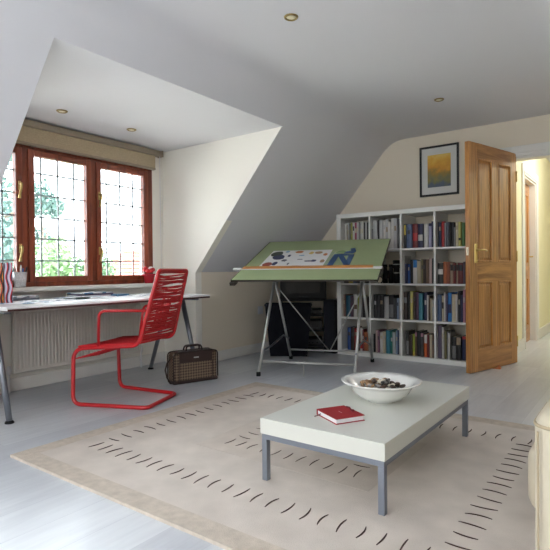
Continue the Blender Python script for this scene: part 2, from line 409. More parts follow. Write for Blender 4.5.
# ceiling downlights
ABRASS = mat('aged_brass', (150,132,86), .35, .9)
BULB = mat('downlight_lens', (226,220,190), .3, emit=.05)
for k, (x, y, z, lab) in enumerate(((-1.563, 2.302, ZC, 'round brass ceiling downlight alone above the rug'), (-1.354, 4.153, ZC, 'round brass ceiling downlight nearest the oak door'),
                     (-3.432, 2.057, ZD, 'round brass downlight in the dormer ceiling above the pen pot'), (-3.428, 2.673, ZD, 'round brass downlight in the dormer ceiling above the red chair'))):
    t = empty('downlight', lab, 'ceiling light', (x, y, z), 0, 'brass ceiling downlights')
    b = MB(); b.lathe([(.026,0),(.028,-.006),(.033,-.008),(.038,-.005),(.040,0)], n=28); b.done('rim', ABRASS, t)
    b = MB(); b.lathe([(0,-.003),(.024,-.003),(.027,0)], n=20); b.done('lens', BULB, t)

# wall socket
t = empty('wall_socket', 'small white socket plate on the low beige wall', 'socket', (XL, 4.36, .46))
b = MB(); b.box(0, .009, -.043, .043, -.043, .043, bev=.003); b.done('plate', WHPLASTIC, t)
b = MB(); b.box(.009, .013, -.012, .012, -.015, .015, bev=.002); b.done('rocker', WHPLASTIC, t)

# ------------------------------------------------------------------ oak doors
def door(t, W, Hh, th, scale=1):
    cols = ((.125, .375*W/.815), (.475*W/.815, W-.105)); rows = ((.19, .775), (.945, Hh-.125))
    c0a, c0b = cols[0]; c1a, c1b = cols[1]
    b = MB()
    for a0, a1 in ((0, c0a), (c1b, W)): b.box(a0, a1, 0, th, 0, Hh, bev=.003)
    b.done('stile', OAK_V, t)
    b = MB()
    for z0, z1 in rows: b.box(c0b, c1a, 0, th, z0, z1)
    b.done('muntin', OAK_V, t)
    b = MB()
    for z0, z1 in ((0, rows[0][0]), (rows[0][1], rows[1][0]), (rows[1][1], Hh)): b.box(c0a, c1b, 0, th, z0, z1)
    b.done('rail', OAK_H, t)
    for z0, z1 in rows:
        for a0, a1 in cols:
            b = MB(); b.box(a0, a1, .014, th-.014, z0, z1)
            i = .042
            for s in (0, 1):                                   # raised field and sloped margin on both faces
                yo, yi = (.014, .005) if s == 0 else (th-.014, th-.005)
                A = [(a0+.018, yo, z0+.016), (a1-.016, yo, z0+.016), (a1-.016, yo, z1-.016), (a0+.016, yo, z1-.016)]
                B = [(a0+i, yi, z0+i), (a1-i, yi, z0+i), (a1-i, yi, z1-i), (a0+i, yi, z1-i)]
                for q in range(4): b.poly([A[q], A[(q+1) % 4], B[(q+1) % 4], B[q]])
                b.poly(B)
                e = -.004 if s == 0 else th+.004; f = .016 if s == 0 else th-.016
                lo, hi = min(e, f), max(e, f)
                for q in ((a0, a0+.014, z0, z1), (a1-.014, a1, z0, z1), (a0, a1, z0, z0+.014), (a0, a1, z1-.014, z1)):
                    b.box(q[0], q[1], lo, hi, q[2], q[3], bev=.004)
            b.done('panel', OAK_V, t)
    return t
t = tag(empty('door_1', 'open varnished oak door with four panels and brass lever handle', 'door', (-1.180, 4.380, .006), math.atan2(.963, .27)), 'open varnished oak door with four panels and brass lever handle', 'door', None, 'structure')
door(t, .812, 1.964, .04)
for s in (1, -1):
    y = 0 if s == 1 else .04
    m = MB(); m.box(.075, .115, min(y, y-s*.006), max(y, y-s*.006), .935, 1.10, bev=.003)
    m.tube(rounded([(.095, y, 1.045), (.095, y-s*.048, 1.045), (.14, y-s*.052, 1.047), (.195, y-s*.046, 1.04)], .015), .008, 10)
    m.tube([(.095, y-s*.003, .955), (.095, y-s*.012, .955)], .008, 10)
    m.done('handle', BRASS, t)
m = MB(); m.box(-.002, 0, .010, .030, 1.0, 1.07, bev=.001); m.box(-.012, -.001, .014, .026, 1.02, 1.05, bev=.002); m.done('latch_plate', mat('pale_brass_plate', (232,222,196), .3, .6), t)
for z in (.2, 1.0, 1.75):
    m = MB(); m.tube([(.812, .0, z-.05), (.812, .0, z+.05)], .007, 8); m.done('hinge', BRASS, t)
t = tag(empty('door_2', 'closed oak panelled door in the yellow hall', 'door', (HX-.065, 6.145, .004), PI/2), 'closed oak panelled door in the yellow hall', 'door', None, 'structure')
door(t, .73, 1.90, .035)
m = MB(); m.box(.665, .70, -.005, 0, .90, 1.08, bev=.002); m.tube(rounded([(.683, 0, 1.03), (.683, -.045, 1.03), (.60, -.05, 1.03)], .015), .008, 8); m.done('handle', BRASS, t)

# ------------------------------------------------------------------ rug
RX0, RX1, RY0, RY1 = -2.475, -.245, 1.19, 3.10
rcx, rcy = (RX0+RX1)/2, (RY0+RY1)/2; hw, hl = (RX1-RX0)/2, (RY1-RY0)/2
RE = hw+.14
t = empty('rug', 'beige rug with rows of brown dashes under the coffee table', 'rug', (rcx, rcy, 0))
b = MB(); b.box(-hw+.095, RE-.095, -hl+.095, hl-.095, .0, .012, 0)
b.done('field', RUGF, t)
b = MB()
for q in ((-hw, RE, -hl, -hl+.095), (-hw, RE, hl-.095, hl), (-hw, -hw+.095, -hl+.095, hl-.095), (RE-.095, RE, -hl+.095, hl-.095)): b.box(*q, 0, .0125, 0)
b.done('border', RUGB, t)
b = MB(); b.box(-.48, .48, -.335, .335, .010, .0128); b.done('inner_rectangle', RUGI, t)
b = MB(); R = random.Random(3)
def dash(cx, cy, ang, L, bend):
    pts = []
    for i in range(6):
        u = (i/5-.5); x, y = u*L, bend*(u*u*4-1)*.5
        pts.append((cx+x*math.cos(ang)-y*math.sin(ang), cy+x*math.sin(ang)+y*math.cos(ang), .0124))
    b.tube(pts, [.0016,.0028,.0031,.0031,.0028,.0016], 6)
def row(x0, y0, x1, y1, n, ang):
    for i in range(n):
        f = (i+.5)/n
        dash(x0+(x1-x0)*f, y0+(y1-y0)*f, ang+R.uniform(-.12, .12), .088+R.uniform(-.008,.008), (1 if i % 4 < 2 else -1)*R.uniform(.006,.016))
row(-.93, -.63, .93, -.63, 25, PI/2); row(-.93, .66, .93, .66, 25, PI/2)
row(-.885, -.57, -.885, .62, 15, 0); row(.885, -.57, .885, .62, 15, 0)
row(-.40, -.20, .40, -.20, 11, PI/2); row(-.40, .20, .40, .20, 11, PI/2)
row(-.34, -.15, -.34, .15, 4, 0); row(.34, -.15, .34, .15, 4, 0)
b.done('dash_pattern', RUGD, t)  # brown dashes of the rug's surface pattern

# ------------------------------------------------------------------ coffee table and what stands on it
t = empty('coffee_table', 'low white coffee table on a grey steel frame', 'table', (-1.02, 2.19, .0128))
z0 = -.0128
b = MB(); b.box(-.28, .28, -.535, .535, .209+z0, .274+z0, bev=.002); b.done('tabletop', mat('white_satin_tabletop', (216,217,209), .3), t)
b = MB()
for q in ((-.275, .275, -.53, -.505), (-.275, .275, .505, .53), (-.275, -.25, -.505, .505), (.25, .275, -.505, .505)): b.box(*q, .186+z0, .209+z0, bev=.001)
b.done('frame', GREYPAINT, t)
for sx in (-1, 1):
    for sy in (-1, 1):
        b = MB(); x, y = (.2625*sx, .5175*sy); b.box(x-.0125, x+.0125, y-.0125, y+.0125, .0, .186+z0, bev=.001); b.done('leg', GREYPAINT, t)

TZ = .274
t = empty('bowl', 'wide white ceramic bowl filled with pebbles on the coffee table', 'bowl', (-1.0, 2.20, TZ))
b = MB(); b.lathe([(0,.004),(.052,.004),(.056,0),(.064,0),(.066,.006),(.10,.018),(.128,.042),(.144,.070),(.156,.082),(.183,.092),(.186,.096),(.183,.099),(.152,.090),(.136,.074),(.11,.04),(.06,.018),(0,.014)], n=64)
b.done('body', CERAMIC, t)
R = random.Random(11)
pm = {'dark brown': mat('dark_brown_stone', (66,50,40), .45, noise=.2, nscale=30), 'tan': mat('tan_stone', (150,118,84), .5, noise=.2, nscale=30),
      'pale cream': mat('cream_stone', (214,204,186), .5), 'black': mat('black_stone', (30,28,30), .4), 'grey': mat('grey_stone', (128,124,120), .5, noise=.15, nscale=30)}
keys = ['dark brown','tan','pale cream','black','grey','dark brown','tan','dark brown']
protos = {}
for i in range(64):
    kcol = keys[i % len(keys)]
    ring = 0 if i < 28 else (1 if i < 50 else 2)
    rr = (.098, .075, .04)[ring]*math.sqrt(R.uniform(.12, 1)) if ring else R.uniform(.055, .100)
    aa = R.uniform(0, 2*PI) if ring == 2 else i*2.399
    z = TZ+(.066+max(0, rr-.08)*.75, .084, .100)[ring]
    if kcol not in protos:
        b = MB(); b.ball((0,0,0), 1, 2, 0, (1,.78,.62), .05); o = b.done('pebble', pm[kcol]); protos[kcol] = o
    else:
        o = protos[kcol].copy(); C.objects.link(o)
    o.location = (-1.0+rr*math.cos(aa), 2.20+rr*math.sin(aa), z-.006); s = R.uniform(.011, .019); o.scale = (s, s, s*R.uniform(.8,1.1)); o.rotation_euler = (R.uniform(-.4,.4), R.uniform(-.4,.4), R.uniform(0,6))
    tag(o, kcol+' pebble heaped with others in the white bowl', 'pebble', kcol+' pebbles in the white bowl')

t = empty('notebook', 'red fabric covered notebook lying on the coffee table', 'book', (-1.025, 1.848, TZ), math.radians(-30)); NB = .83; t.scale = (NB, NB, .78)
b = MB(); b.box(-.098, .098, -.082, .082, 0, .004, bev=.001); b.box(-.098, .098, -.082, .082, .026, .031, bev=.0015); b.box(-.0985, -.093, -.082, .082, .001, .030, bev=.001)
b.done('cover', REDBOOK, t)
b = MB(); b.box(-.093, .092, -.077, .077, .004, .026); b.done('pages', PAPER, t)
b = MB(); b.tube([(-.06,-.078,.014),(-.062,-.095,.006),(-.066,-.112,.003)], .0025, 6); b.done('ribbon_marker', mat('dark_ribbon', (70,20,26), .7), t)
b = MB(); b.tube([(-.075,.055,.0355),(-.03,.06,.037),(.02,.062,.036),(.075,.05,.0355)], [.004,.006,.006,.003], 8); b.ball((-.02,.06,.038), .010, 2, 0, (1.4,1,.7)); b.ball((.025,.058,.038), .009, 2, 0, (1.4,1,.7))
b.tube([(-.0,.062,.037),(-.03,.075,.037),(-.055,.07,.036)], .004, 6)
b.done('tie', mat('dark_red_tie', (120,14,30), .6, noise=.3, nscale=90), t)
b = MB(); b.box(-.012, .02, -.004, .0, .031, .0313); b.done('title_mark', mat('silver_print', (196,150,150), .4), t)
# ------------------------------------------------------------------ desk by the window
DT = .695
t = empty('desk', 'long white desk on grey trestles in front of the window', 'desk', (-3.375, 2.25, 0))
b = MB(); b.box(-.425, .425, -.84, .84, DT-.022, DT, bev=.002); b.done('desktop', DESKTOP, t)
b = MB(); b.box(-.415, .426, -.835, .835, DT-.026, DT-.013); b.done('edge_band', mat('dark_red_brown_edge', (70,40,36), .5), t)
for y in (-.79, .78):
    b = MB(); b.box(-.33, .33, y-.022, y+.022, DT-.046, DT-.022, bev=.004); tr = b.done('trestle', STEEL, t)
    for xa, xb in ((.15, .335), (-.03, -.275)):
        b = MB(); b.tube([(xa, y, DT-.046), (xb*1.0, y, .012)], [.021, .017], 14); b.done('leg', STEEL, tr)
        b = MB(); b.lathe([(0,0),(.026,0),(.026,.008),(.018,.016),(0,.016)], (xb, y, 0), 16); b.done('foot', BLACKP, tr)

def slab(name, label, cat, x, y, z, lx, ly, h, rz, m, group=None, bev=.001):
    b = MB(); b.box(-lx/2, lx/2, -ly/2, ly/2, 0, h, bev=bev)
    return tag(b.done(name, m, None, (x, y, z), rz), label, cat, group)
GREYBK = mat('grey_blue_cover', (120,128,140), .5); PURBK = mat('dark_plum_cover', (74,56,84), .5); BLUBK = mat('blue_cover', (70,120,160), .5)
def printed(name, base, ink, sc):
    m = mat(name, base, .7); n, l = m.node_tree.nodes, m.node_tree.links; b_ = n['Principled BSDF']
    tc = next(x for x in n if x.type == 'TEX_COORD'); v = n.new('ShaderNodeTexVoronoi'); v.inputs['Scale'].default_value = sc
    r = n.new('ShaderNodeValToRGB'); r.color_ramp.interpolation = 'CONSTANT'
    r.color_ramp.elements[0].color = lin(base); r.color_ramp.elements[1].position = .62; r.color_ramp.elements[1].color = lin(ink)
    sp = n.new('ShaderNodeSeparateXYZ'); l.new(tc.outputs['Object'], v.inputs['Vector']); l.new(v.outputs['Color'], sp.inputs[0]); l.new(sp.outputs[0], r.inputs['Fac']); l.new(r.outputs['Color'], b_.inputs['Base Color']); return m
PRB = printed('blue_printed_sheet', (226,230,234), (96,134,168), 22); PRG = printed('grey_printed_sheet', (228,228,230), (150,156,166), 30)
slab('paper_sheet', 'blue printed paper sheet beside the patterned magazine files', 'paper', -3.31, 1.72, DT, .21, .30, .003, .3, PRB)
slab('paper_sheet', 'grey printed paper sheet overlapping the blue printed one', 'paper', -3.40, 1.93, DT, .21, .30, .005, -.15, PRG)
slab('paper_sheet', 'white paper sheet in front of the dark green oval case', 'paper', -3.16, 2.02, DT, .21, .30, .002, .1, PAPER)
slab('paper_sheet', 'large printed plan spread at the back of the desk', 'paper', -3.58, 2.32, DT, .30, .42, .004, .05, PRB)
slab('paper_sheet', 'white paper sheet near the red chair back on the desk', 'paper', -3.46, 2.83, DT, .21, .30, .004, .2, PRG)
for k, (h, z, rz, m, lab) in enumerate(((.018, 0, .05, GREYBK, 'grey hardback at the bottom of the pile behind the magazine files'), (.014, .018, -.1, PRG, 'pale printed booklet on top of the pile behind the magazine files'))):
    slab('book', lab, 'book', -3.67, 1.83, DT+z, .17, .24, h, rz, m, 'books lying on the desk')
for k, (h, z, rz, m, lab) in enumerate(((.014, 0, .08, PAPER, 'white booklet at the bottom of the pile under the sill'), (.012, .014, -.05, PURBK, 'plum covered book in the middle of the pile under the sill'), (.010, .026, .12, PRB, 'thin blue printed booklet topping the pile under the sill'))):
    slab('book', lab, 'book', -3.66, 2.42, DT+z, .2, .30, h, rz, m, 'books lying on the desk')
slab('notepad', 'small bright blue notepad lying on the desk behind the chair', 'notepad', -3.55, 2.62, DT, .10, .13, .014, .1, BLUBK)
b = MB(); b.ball((0,0,.008), 1, 3, 0, (.045,.10,.012)); tag(b.done('spectacle_case', mat('dark_green_case', (58,74,70), .4), None, (-3.37, 2.12, DT), -.25), 'dark green oval case lying on the white desk', 'case')

# patterned magazine files
W1 = wave_mat('orange_black_wave_pattern', [(220,120,50),(240,190,90),(150,150,140),(214,90,50),(26,22,24),(26,22,24)], 46, .006, .030, .1)
W2 = wave_mat('lilac_red_wave_pattern', [(176,170,196),(200,196,212),(196,40,60),(40,34,44)], 46, .006, .026, .2)
for k, (x, y, m, lab) in enumerate(((-3.474, 1.606, W1, 'magazine file with an orange and black wave pattern on the desk'), (-3.453, 1.656, W2, 'magazine file with a lilac and red wave pattern on the desk'))):
    t = empty('magazine_file', lab, 'magazine file', (x, y, DT), math.radians(-22), 'patterned magazine files')
    b = MB(); th = .003; Lx, Ly, Hh = .125, .0235, .265
    poly = [(-Lx, 0), (Lx, 0), (Lx, Hh), (.02, Hh), (-Lx, .12)]
    b.prism(poly, th, 0, 'y', -Ly); b.prism(poly, th, 0, 'y', Ly-th)
    b.box(Lx-th, Lx, -Ly+th, Ly-th, 0, Hh); b.box(-Lx, -Lx+th, -Ly+th, Ly-th, 0, .12); b.box(-Lx+th, Lx-th, -Ly+th, Ly-th, 0, th)
    b.done('body', m, t)
    b = MB(); b.box(-.10, .115, -.018, .018, .003, .235); b.done('papers', PAPER, t)

# pen pot on the sill
t = empty('pen_pot', 'grey mesh pen pot on the window sill', 'pot', (-3.775, 1.905, .785))
b = MB(); b.lathe([(0,.002),(.036,.002),(.046,.115),(.049,.115),(.039,0),(0,0)], n=28); b.done('body', mat('grey_speckled_metal', (206,208,212), .4, noise=.4, nscale=220), t)
pens = [('blue pen standing in the pen pot', (50,80,150)), ('black pen standing in the pen pot', (24,24,28)), ('white pencil standing in the pen pot', (226,224,218)), ('grey marker standing in the pen pot', (130,134,140)), ('pink pencil standing in the pen pot', (206,150,140))]
for k, (lab, c) in enumerate(pens):
    a = k*1.256; b = MB(); p0 = (.015*math.cos(a), .015*math.sin(a), .006); p1 = (.05*math.cos(a), .05*math.sin(a), .145+.012*(k % 3))
    d = Vector(p1)-Vector(p0)
    b.tube([p0, Vector(p0)+d*.92, p1], [.006,.006,.002], 8)
    tag(b.done('pen', mat('pen_'+lab.split()[0], c, .4), None, (-3.775, 1.905, .785)), lab, 'pen', 'pens in the pen pot')

# red flower pot on the sill
t = empty('flower_pot', 'red glazed flower pot with red blooms on the window sill', 'plant pot', (-3.775, 3.125, .785))
b = MB(); b.lathe([(0,0),(.042,0),(.056,.075),(.061,.077),(.061,.09),(.055,.09),(.052,.07),(0,.068)], n=28); b.done('pot', mat('red_glazed_pot', (190,34,48), .25, coat=.4), t)
R = random.Random(5); b = MB()
for i in range(26):
    a, e = R.uniform(0, 2*PI), R.uniform(.1, 1.3); d = Vector((math.cos(a)*math.cos(e), math.sin(a)*math.cos(e), math.sin(e))); p = Vector((0,0,.08)); q = p+d*R.uniform(.04,.075); s = d.cross(Vector((0,0,1))).normalized()*.012
    b.poly([p, (p+q)/2+s, q, (p+q)/2-s])
b.done('leaves', mat('dark_green_leaf', (44,66,40), .5), t)
for i in range(7):
    a = i*.9; b = MB(); c = Vector((.034*math.cos(a), .034*math.sin(a), .115+.012*(i % 3)))
    b.ball(c, .025, 2, 0, (1,1,.8), .12); b.done('flower', mat('red_petals', (206,40,48), .6) if i != 2 else mat('white_petals', (240,232,230), .6), t)

# ------------------------------------------------------------------ red cantilever chair
t = empty('chair', 'red cantilever armchair with woven cord seat and back at the desk', 'chair', (-2.93, 2.23, 0), math.atan2(-.327, -.945))
sl = lambda s: [(-.368, s*.195, .90), (-.232, s*.228, .413), (.252, s*.252, .382), (.245, s*.272 if s > 0 else s*.256, .0145)]
pts = sl(1)+[(-.292, .228, .0145), (-.286, -.168, .0145)]+sl(-1)[::-1]
def fillet(P, rr):
    out = []
    for i in range(len(P)):
        p, a, c = Vector(P[i]), Vector(P[i-1]), Vector(P[(i+1) % len(P)])
        r = rr[i]; out += arc(p+(a-p).normalized()*r, p, p+(c-p).normalized()*r, 7)
    return out
path = fillet(pts, [.025,.06,.085,.06,.045,.045,.06,.085,.06,.025])
b = MB(); b.tube(path, .0135, 12, closed=True); b.done('frame', REDP, t)
for s in (1, -1):
    b = MB(); ap = rounded([(.06, s*.246, .40), (.036, s*.268, .638), (-.294, s*.214, .642)], .045, 6)
    b.tube(ap, .0095, 10); b.done('armrest', REDP, t)
b = MB(); x = .205
while x > -.215:
    z = .382+(.252-x)/.484*.031
    zz = z+.0135; e_ = .228+(x+.232)/.484*.024+.008
    b.tube([(x, e_, zz), (x, .13, zz-.004), (x, 0, zz-.006), (x, -.13, zz-.004), (x, -e_, zz)], .0062, 6); x -= .0118
for i in range(9):
    x = .245-i*.030; z = .312+i*.0088
    b.tube([(x, .252-.001*i, z+.002), (x-.006, 0, z-.010), (x, -.252+.001*i, z+.002)], .0045, 5)
b.done('seat_weave', REDCORD, t)
R = random.Random(2); b = MB(); A0 = Vector((-.232, 0, .413)); A1 = Vector((-.368, 0, .90)); dv = A1-A0
nrm = Vector((dv.z, 0, -dv.x)).normalized()
n = 44
for i in range(n):
    u = .075+.905*i/(n-1)
    u2 = u+R.uniform(-.012, .012); off = R.uniform(-.006,.006); sag = R.uniform(-.012,.004)
    p = A0+dv*u; q = A0+dv*u2
    e_ = .236-.033*u
    b.tube([(p.x, e_, p.z), (p.x+.004, .11, p.z+sag+off), (q.x+.006, 0, q.z+sag*1.2), (q.x+.004, -.11, q.z+sag-off), (q.x, -e_, q.z)], .0062, 6)
for i in range(13):
    y = -.085+i*.0142; lo, hi = .18+R.uniform(-.04,.02), .60+R.uniform(-.05,.05)
    p, q = A0+dv*lo, A0+dv*hi
    b.tube([(p.x+.012, y, p.z), ((p.x+q.x)/2+.010, y+R.uniform(-.008,.008), (p.z+q.z)/2), (q.x+.012, y+R.uniform(-.012,.012), q.z)], .0048, 5)
b.done('back_weave', REDCORD, t)

# ------------------------------------------------------------------ briefcase bag
t = empty('briefcase', 'brown checked soft briefcase standing on the floor by the desk leg', 'bag', (-2.962, 2.893, 0), math.radians(70))
b = MB(); b.box(-.195, .195, -.062, .062, .006, .248, bev=.03, seg=4); b.done('body', CHECK, t)
b = MB(); b.box(-.145, .145, -.066, -.058, .165, .247, bev=.004); b.box(-.197, .197, -.064, .064, .0, .032, bev=.012, seg=3); b.box(-.15, .15, -.06, .06, .243, .254, bev=.004)
b.done('leather_panel', DKLEATHER, t)
b = MB()
for y in (-.06, .06):
    b.tube(rounded([(-.193,y,.03),(-.193,y,.246),(.193,y,.246),(.193,y,.03)], .035, 5), .0055, 8)
for x in (-.145, .145): b.tube([(x, -.0625, .02), (x, -.0625, .17)], .003, 6)
b.done('piping', DKLEATHER, t)
for y in (-.03, .03):
    b = MB(); b.tube(rounded([(-.07, y, .248), (-.065, y*.6, .292), (.065, y*.6, .292), (.07, y, .248)], .03, 5), .0075, 8); b.done('handle', DKLEATHER, t)
b = MB(); b.box(-.022, .022, -.0685, -.066, .198, .208, bev=.001); b.done('metal_plate', SILVER, t)
b = MB(); b.tube([(-.192, 0, .20), (-.225, -.01, .17), (-.245, -.02, .12), (-.235, -.03, .06), (-.21, -.035, .012), (-.19, -.03, .008)], .006, 8); b.done('strap', DKLEATHER, t)

# ------------------------------------------------------------------ drafting table
YAW = math.radians(19)
t = empty('drafting_table', 'tubular steel drafting table with tilted green board', 'drafting table', (-2.375, 3.90, 0), YAW)
hx, hy = .400, .430
FEET = {(-1,-1):(-.428,-.446), (1,-1):(.381,-.413), (-1,1):(-.380,.412), (1,1):(.428,.446)}
for sx in (-1, 1):
    ym = -.03; ax_ = -.008 if sx < 0 else .004
    for sy in (-1, 1):
        b = MB(); fx, fy = FEET[sx, sy]; b.tube([(fx, fy, .02), (sx*(hx-.004)+ax_, ym+sy*.018, .80)], .0125, 12); lg = b.done('leg', SILVER, t)
        b = MB(); b.lathe([(0,0),(.019,0),(.019,.032),(.014,.036),(0,.036)], (fx, fy, 0), 16); b.done('foot', BLACKP, lg)
    b = MB(); b.box(sx*hx-.018, sx*hx+.018, ym-.032, ym+.032, .77, .93, bev=.006); b.done('clamp_bracket', SILVER, t)
    b = MB(); b.tube([(-.42,-.355,.20),(-.405,-.15,.215),(-.395,.02,.245),(-.385,.18,.27),(-.383,.34,.22)] if sx < 0 else [(.384,-.345,.20),(.39,-.15,.25),(.40,.05,.26),(.415,.24,.21),(.422,.38,.17)], .0085, 8); b.done('side_brace', STEEL, t)
b = MB(); b.tube([(-.424, -.39, .115), (.383, -.36, .115)], .0095, 10); b.tube([(-.05, -.376, .115), (-.05, -.376, .0)], .006, 8); b.done('front_rail', SILVER, t)
b = MB(); b.tube([(-.382, .365, .105), (.426, .395, .105)], .0085, 10); b.done('rear_rail', SILVER, t)
for sx in (-1, 1):
    b = MB(); b.tube([(sx*hx, ym+.05, .745), (.02+.01*sx, .383, .112)], .0055, 8); b.done('cross_brace', SILVER, t)
TILT = math.radians(19.8); BW, BD = .61, .549
BM = Matrix.Translation((-2.392, 3.887, 1.005)) @ Matrix.Rotation(math.radians(17.9), 4, 'Z') @ Matrix.Rotation(TILT, 4, 'X')
TM = Matrix.Translation((-2.375, 3.90, 0)) @ Matrix.Rotation(YAW, 4, 'Z')
def on_board(o, parented=None):
    o.matrix_world = BM
    return o
b = MB(); b.T = TM.inverted() @ BM
b.box(-BW, BW, -BD, BD, -.004, 0); bd = b.done('board', GREENB, t)
b = MB(); b.T = TM.inverted() @ BM
b.box(-BW, BW, -BD, BD, -.018, -.0045); b.box(-BW-.004, BW+.004, -BD-.004, -BD, -.018, -.002); b.box(-BW-.008, -BW, -BD, BD, -.025, .0); b.box(BW, BW+.004, -BD, BD, -.025, .0)
b.done('board_edge', DKEDGE, t)
b = MB(); b.T = TM.inverted() @ BM
b.box(-BW-.02, -BW+.03, -BD-.012, -BD+.06, -.052, -.024, bev=.004); b.done('corner_bracket', DKEDGE, t)
b = MB(); b.T = TM.inverted() @ BM; b.box(-.36, -.30, -.3, .3, -.05, -.024); b.box(.30+.04, .36+.04, -.3, .3, -.05, -.024); b.done('batten', DKEDGE, t)

def bx(x): return x-BW
def by(y): return y-BD
t = empty('parallel_ruler', 'sliding ruler with orange wooden edge across the green board', 'ruler', (0,0,0)); t.matrix_world = BM
b = MB(); b.box(bx(.005), bx(1.155), by(.254), by(.300), .004, .014, bev=.001); b.done('wooden_edge', ORANGEW, t)
b = MB(); b.box(bx(-.01), bx(1.20), by(.236), by(.254), .0025, .006, bev=.001); b.done('plastic_blade', WHPLASTIC, t)
for x0, x1 in ((-.075, .0), (1.16, 1.235)):
    b = MB(); b.box(bx(x0), bx(x1), by(.225), by(.262), .002, .016, bev=.004); b.done('end_carriage', WHPLASTIC, t)

# picture sheet on the board
cols = [PAPER]+[mat('ink_'+n, c, .7) for n, c in (('green', (62,70,60)), ('navy', (52,62,100)), ('brick', (150,70,64)), ('orange', (196,120,72)), ('sky', (140,176,204)), ('slate', (100,104,120)), ('tan', (170,140,110)), ('yellow', (220,190,110)))]
b = MB(); b.box(bx(.135), bx(.72), by(.298), by(.782), .0002, .0016, 0)
R = random.Random(4)
for (mi, x0, x1, y0, y1) in ((1,.145,.265,.60,.765),(2,.185,.31,.505,.655),(3,.148,.245,.318,.44),(2,.235,.287,.346,.45),(4,.37,.455,.69,.765),(3,.41,.565,.300,.340),(2,.325,.355,.585,.655),(5,.268,.313,.715,.772),(5,.43,.49,.605,.64),(6,.518,.605,.438,.48),(7,.568,.645,.655,.74),(2,.582,.633,.435,.50),(7,.668,.712,.41,.495),(8,.515,.56,.65,.73),(6,.302,.354,.45,.52),(6,.44,.50,.50,.52),(4,.66,.70,.60,.68),(6,.38,.40,.36,.42)):
    cx, cy, rx, ry = (x0+x1)/2, (y0+y1)/2, (x1-x0)/2, (y1-y0)/2
    k = 12; pts = []
    for i in range(k):
        a = 2*PI*i/k; f = R.uniform(.82, 1.05); ca, sa = math.cos(a), math.sin(a); sq = 1/max(abs(ca), abs(sa))*.35+.65
        pts.append((bx(cx+rx*ca*f*sq), by(cy+ry*sa*f*sq), .0019))
    b.poly(pts, mi)
o = b.done('picture_sheet', cols); o.matrix_world = BM
tag(o, 'white sheet of small colour pictures lying on the green board', 'paper')
def strokes(name, polys, h, z, m, label, cat):
    b = MB()
    for p in polys: b.prism([(bx(x), by(y)) for x, y in p], h, 0, 'z', z)
    o = b.done(name, m); o.matrix_world = BM; tag(o, label, cat); return o
strokes('set_square', [[(.755,.338),(.805,.338),(.812,.63),(.762,.635)], [(.79,.635),(.84,.635),(.948,.335),(.90,.335)], [(.905,.335),(.95,.335),(.948,.622),(.90,.622)], [(.84,.60),(.90,.60),(.90,.632),(.84,.635)]], .003, .0004, BLUEP, 'blue plastic set square with cut-outs above the wooden ruler edge', 'set square')
strokes('curve_template', [[(.845,.66),(.93,.655),(.95,.72),(.925,.82),(.885,.80),(.90,.73),(.86,.715)]], .0025, .0004, BLUEP, 'small blue drawing curve on the board above the blue set square', 'drawing template')
strokes('scale_ruler', [[(.725,.32),(.748,.32),(.752,.70),(.729,.70)]], .002, .0004, mat('clear_grey_plastic', (170,186,164), .2), 'narrow clear scale ruler beside the picture sheet', 'ruler')
strokes('protractor', [[(.77+.05+.05*math.cos(a), .675+.07*math.sin(a)) for a in [i*PI/10 for i in range(11)]]], .002, .0004, mat('clear_green_plastic', (150,176,130), .2), 'clear half-round protractor above the blue set square', 'protractor')

# ------------------------------------------------------------------ TV corner behind the drafting table
A = math.atan2(.54, .84)
t = empty('tv_stand', 'black open shelved media stand in the corner under the slope', 'stand', (-3.10, 4.76, 0), A)
for x in (-.258, .24):
    b = MB(); b.box(x, x+.018, -.14, .14, 0, .555); b.done('side_panel', BLACKP, t)
for z in (.05, .22, .385, .555):
    b = MB(); b.box(-.258 if z > .5 else -.24, .258 if z > .5 else .24, -.14, .14, z, z+.018, bev=.001); b.done('shelf', BLACKP, t)
def boxy(name, label, cat, lx, lz, hh, front):
    t2 = empty(name, label, cat, tuple(Matrix.Translation((-3.10, 4.76, 0)) @ Matrix.Rotation(A, 4, 'Z') @ Vector((lx, -.01, lz))), A)
    b = MB(); b.box(-.205, .205, -.115, .115, 0, hh, bev=.004); b.done('case', BLACKP, t2)
    b = MB(); b.box(-.2, .2, -.118, -.115, .01, hh-.01); b.done('front_panel', front, t2)
    b = MB(); b.box(-.12, -.02, -.1195, -.118, .02, hh*.55); b.done('display', SCREEN, t2)
    for q in (.06, .1, .15):
        b = MB(); b.tube([(q, -.118, hh*.4), (q, -.124, hh*.4)], .009, 10); b.done('knob', BLACKP, t2)
PLUM = mat('charcoal_front', (22,22,25), .35)
boxy('video_recorder', 'black disc player on the lowest shelf of the media stand', 'disc player', 0, .068, .07, mat('silver_front_panel', (60,61,64), .35, .3))
boxy('amplifier', 'black amplifier on the middle shelf of the media stand', 'amplifier', 0, .238, .10, PLUM)
boxy('satellite_receiver', 'flat black receiver on the upper shelf of the media stand', 'receiver', 0, .403, .06, PLUM)
t = empty('television', 'old black box television on the corner media stand', 'television', (-3.10, 4.76, .573), A)
b = MB(); b.box(-.255, .255, -.13, -.05, .0, .43, bev=.012, seg=3); b.prism([(-.22,-.05),(.22,-.05),(.13,.13),(-.13,.13)], .33, 0, 'z', .04); b.done('case', BLACKP, t)
b = MB(); b.box(-.195, .195, -.134, -.128, .07, .385, bev=.006, seg=3); b.done('screen', SCREEN, t)
b = MB(); b.box(-.05, .05, -.133, -.129, .028, .036); b.done('control_strip', PLUM, t)
t = empty('loudspeaker', 'slim black floor loudspeaker between media stand and bookcase', 'loudspeaker', (-2.725, 4.82, 0))
b = MB(); b.box(-.072, .072, -.13, .13, 0, .575, bev=.004); b.done('cabinet', BLACKP, t)
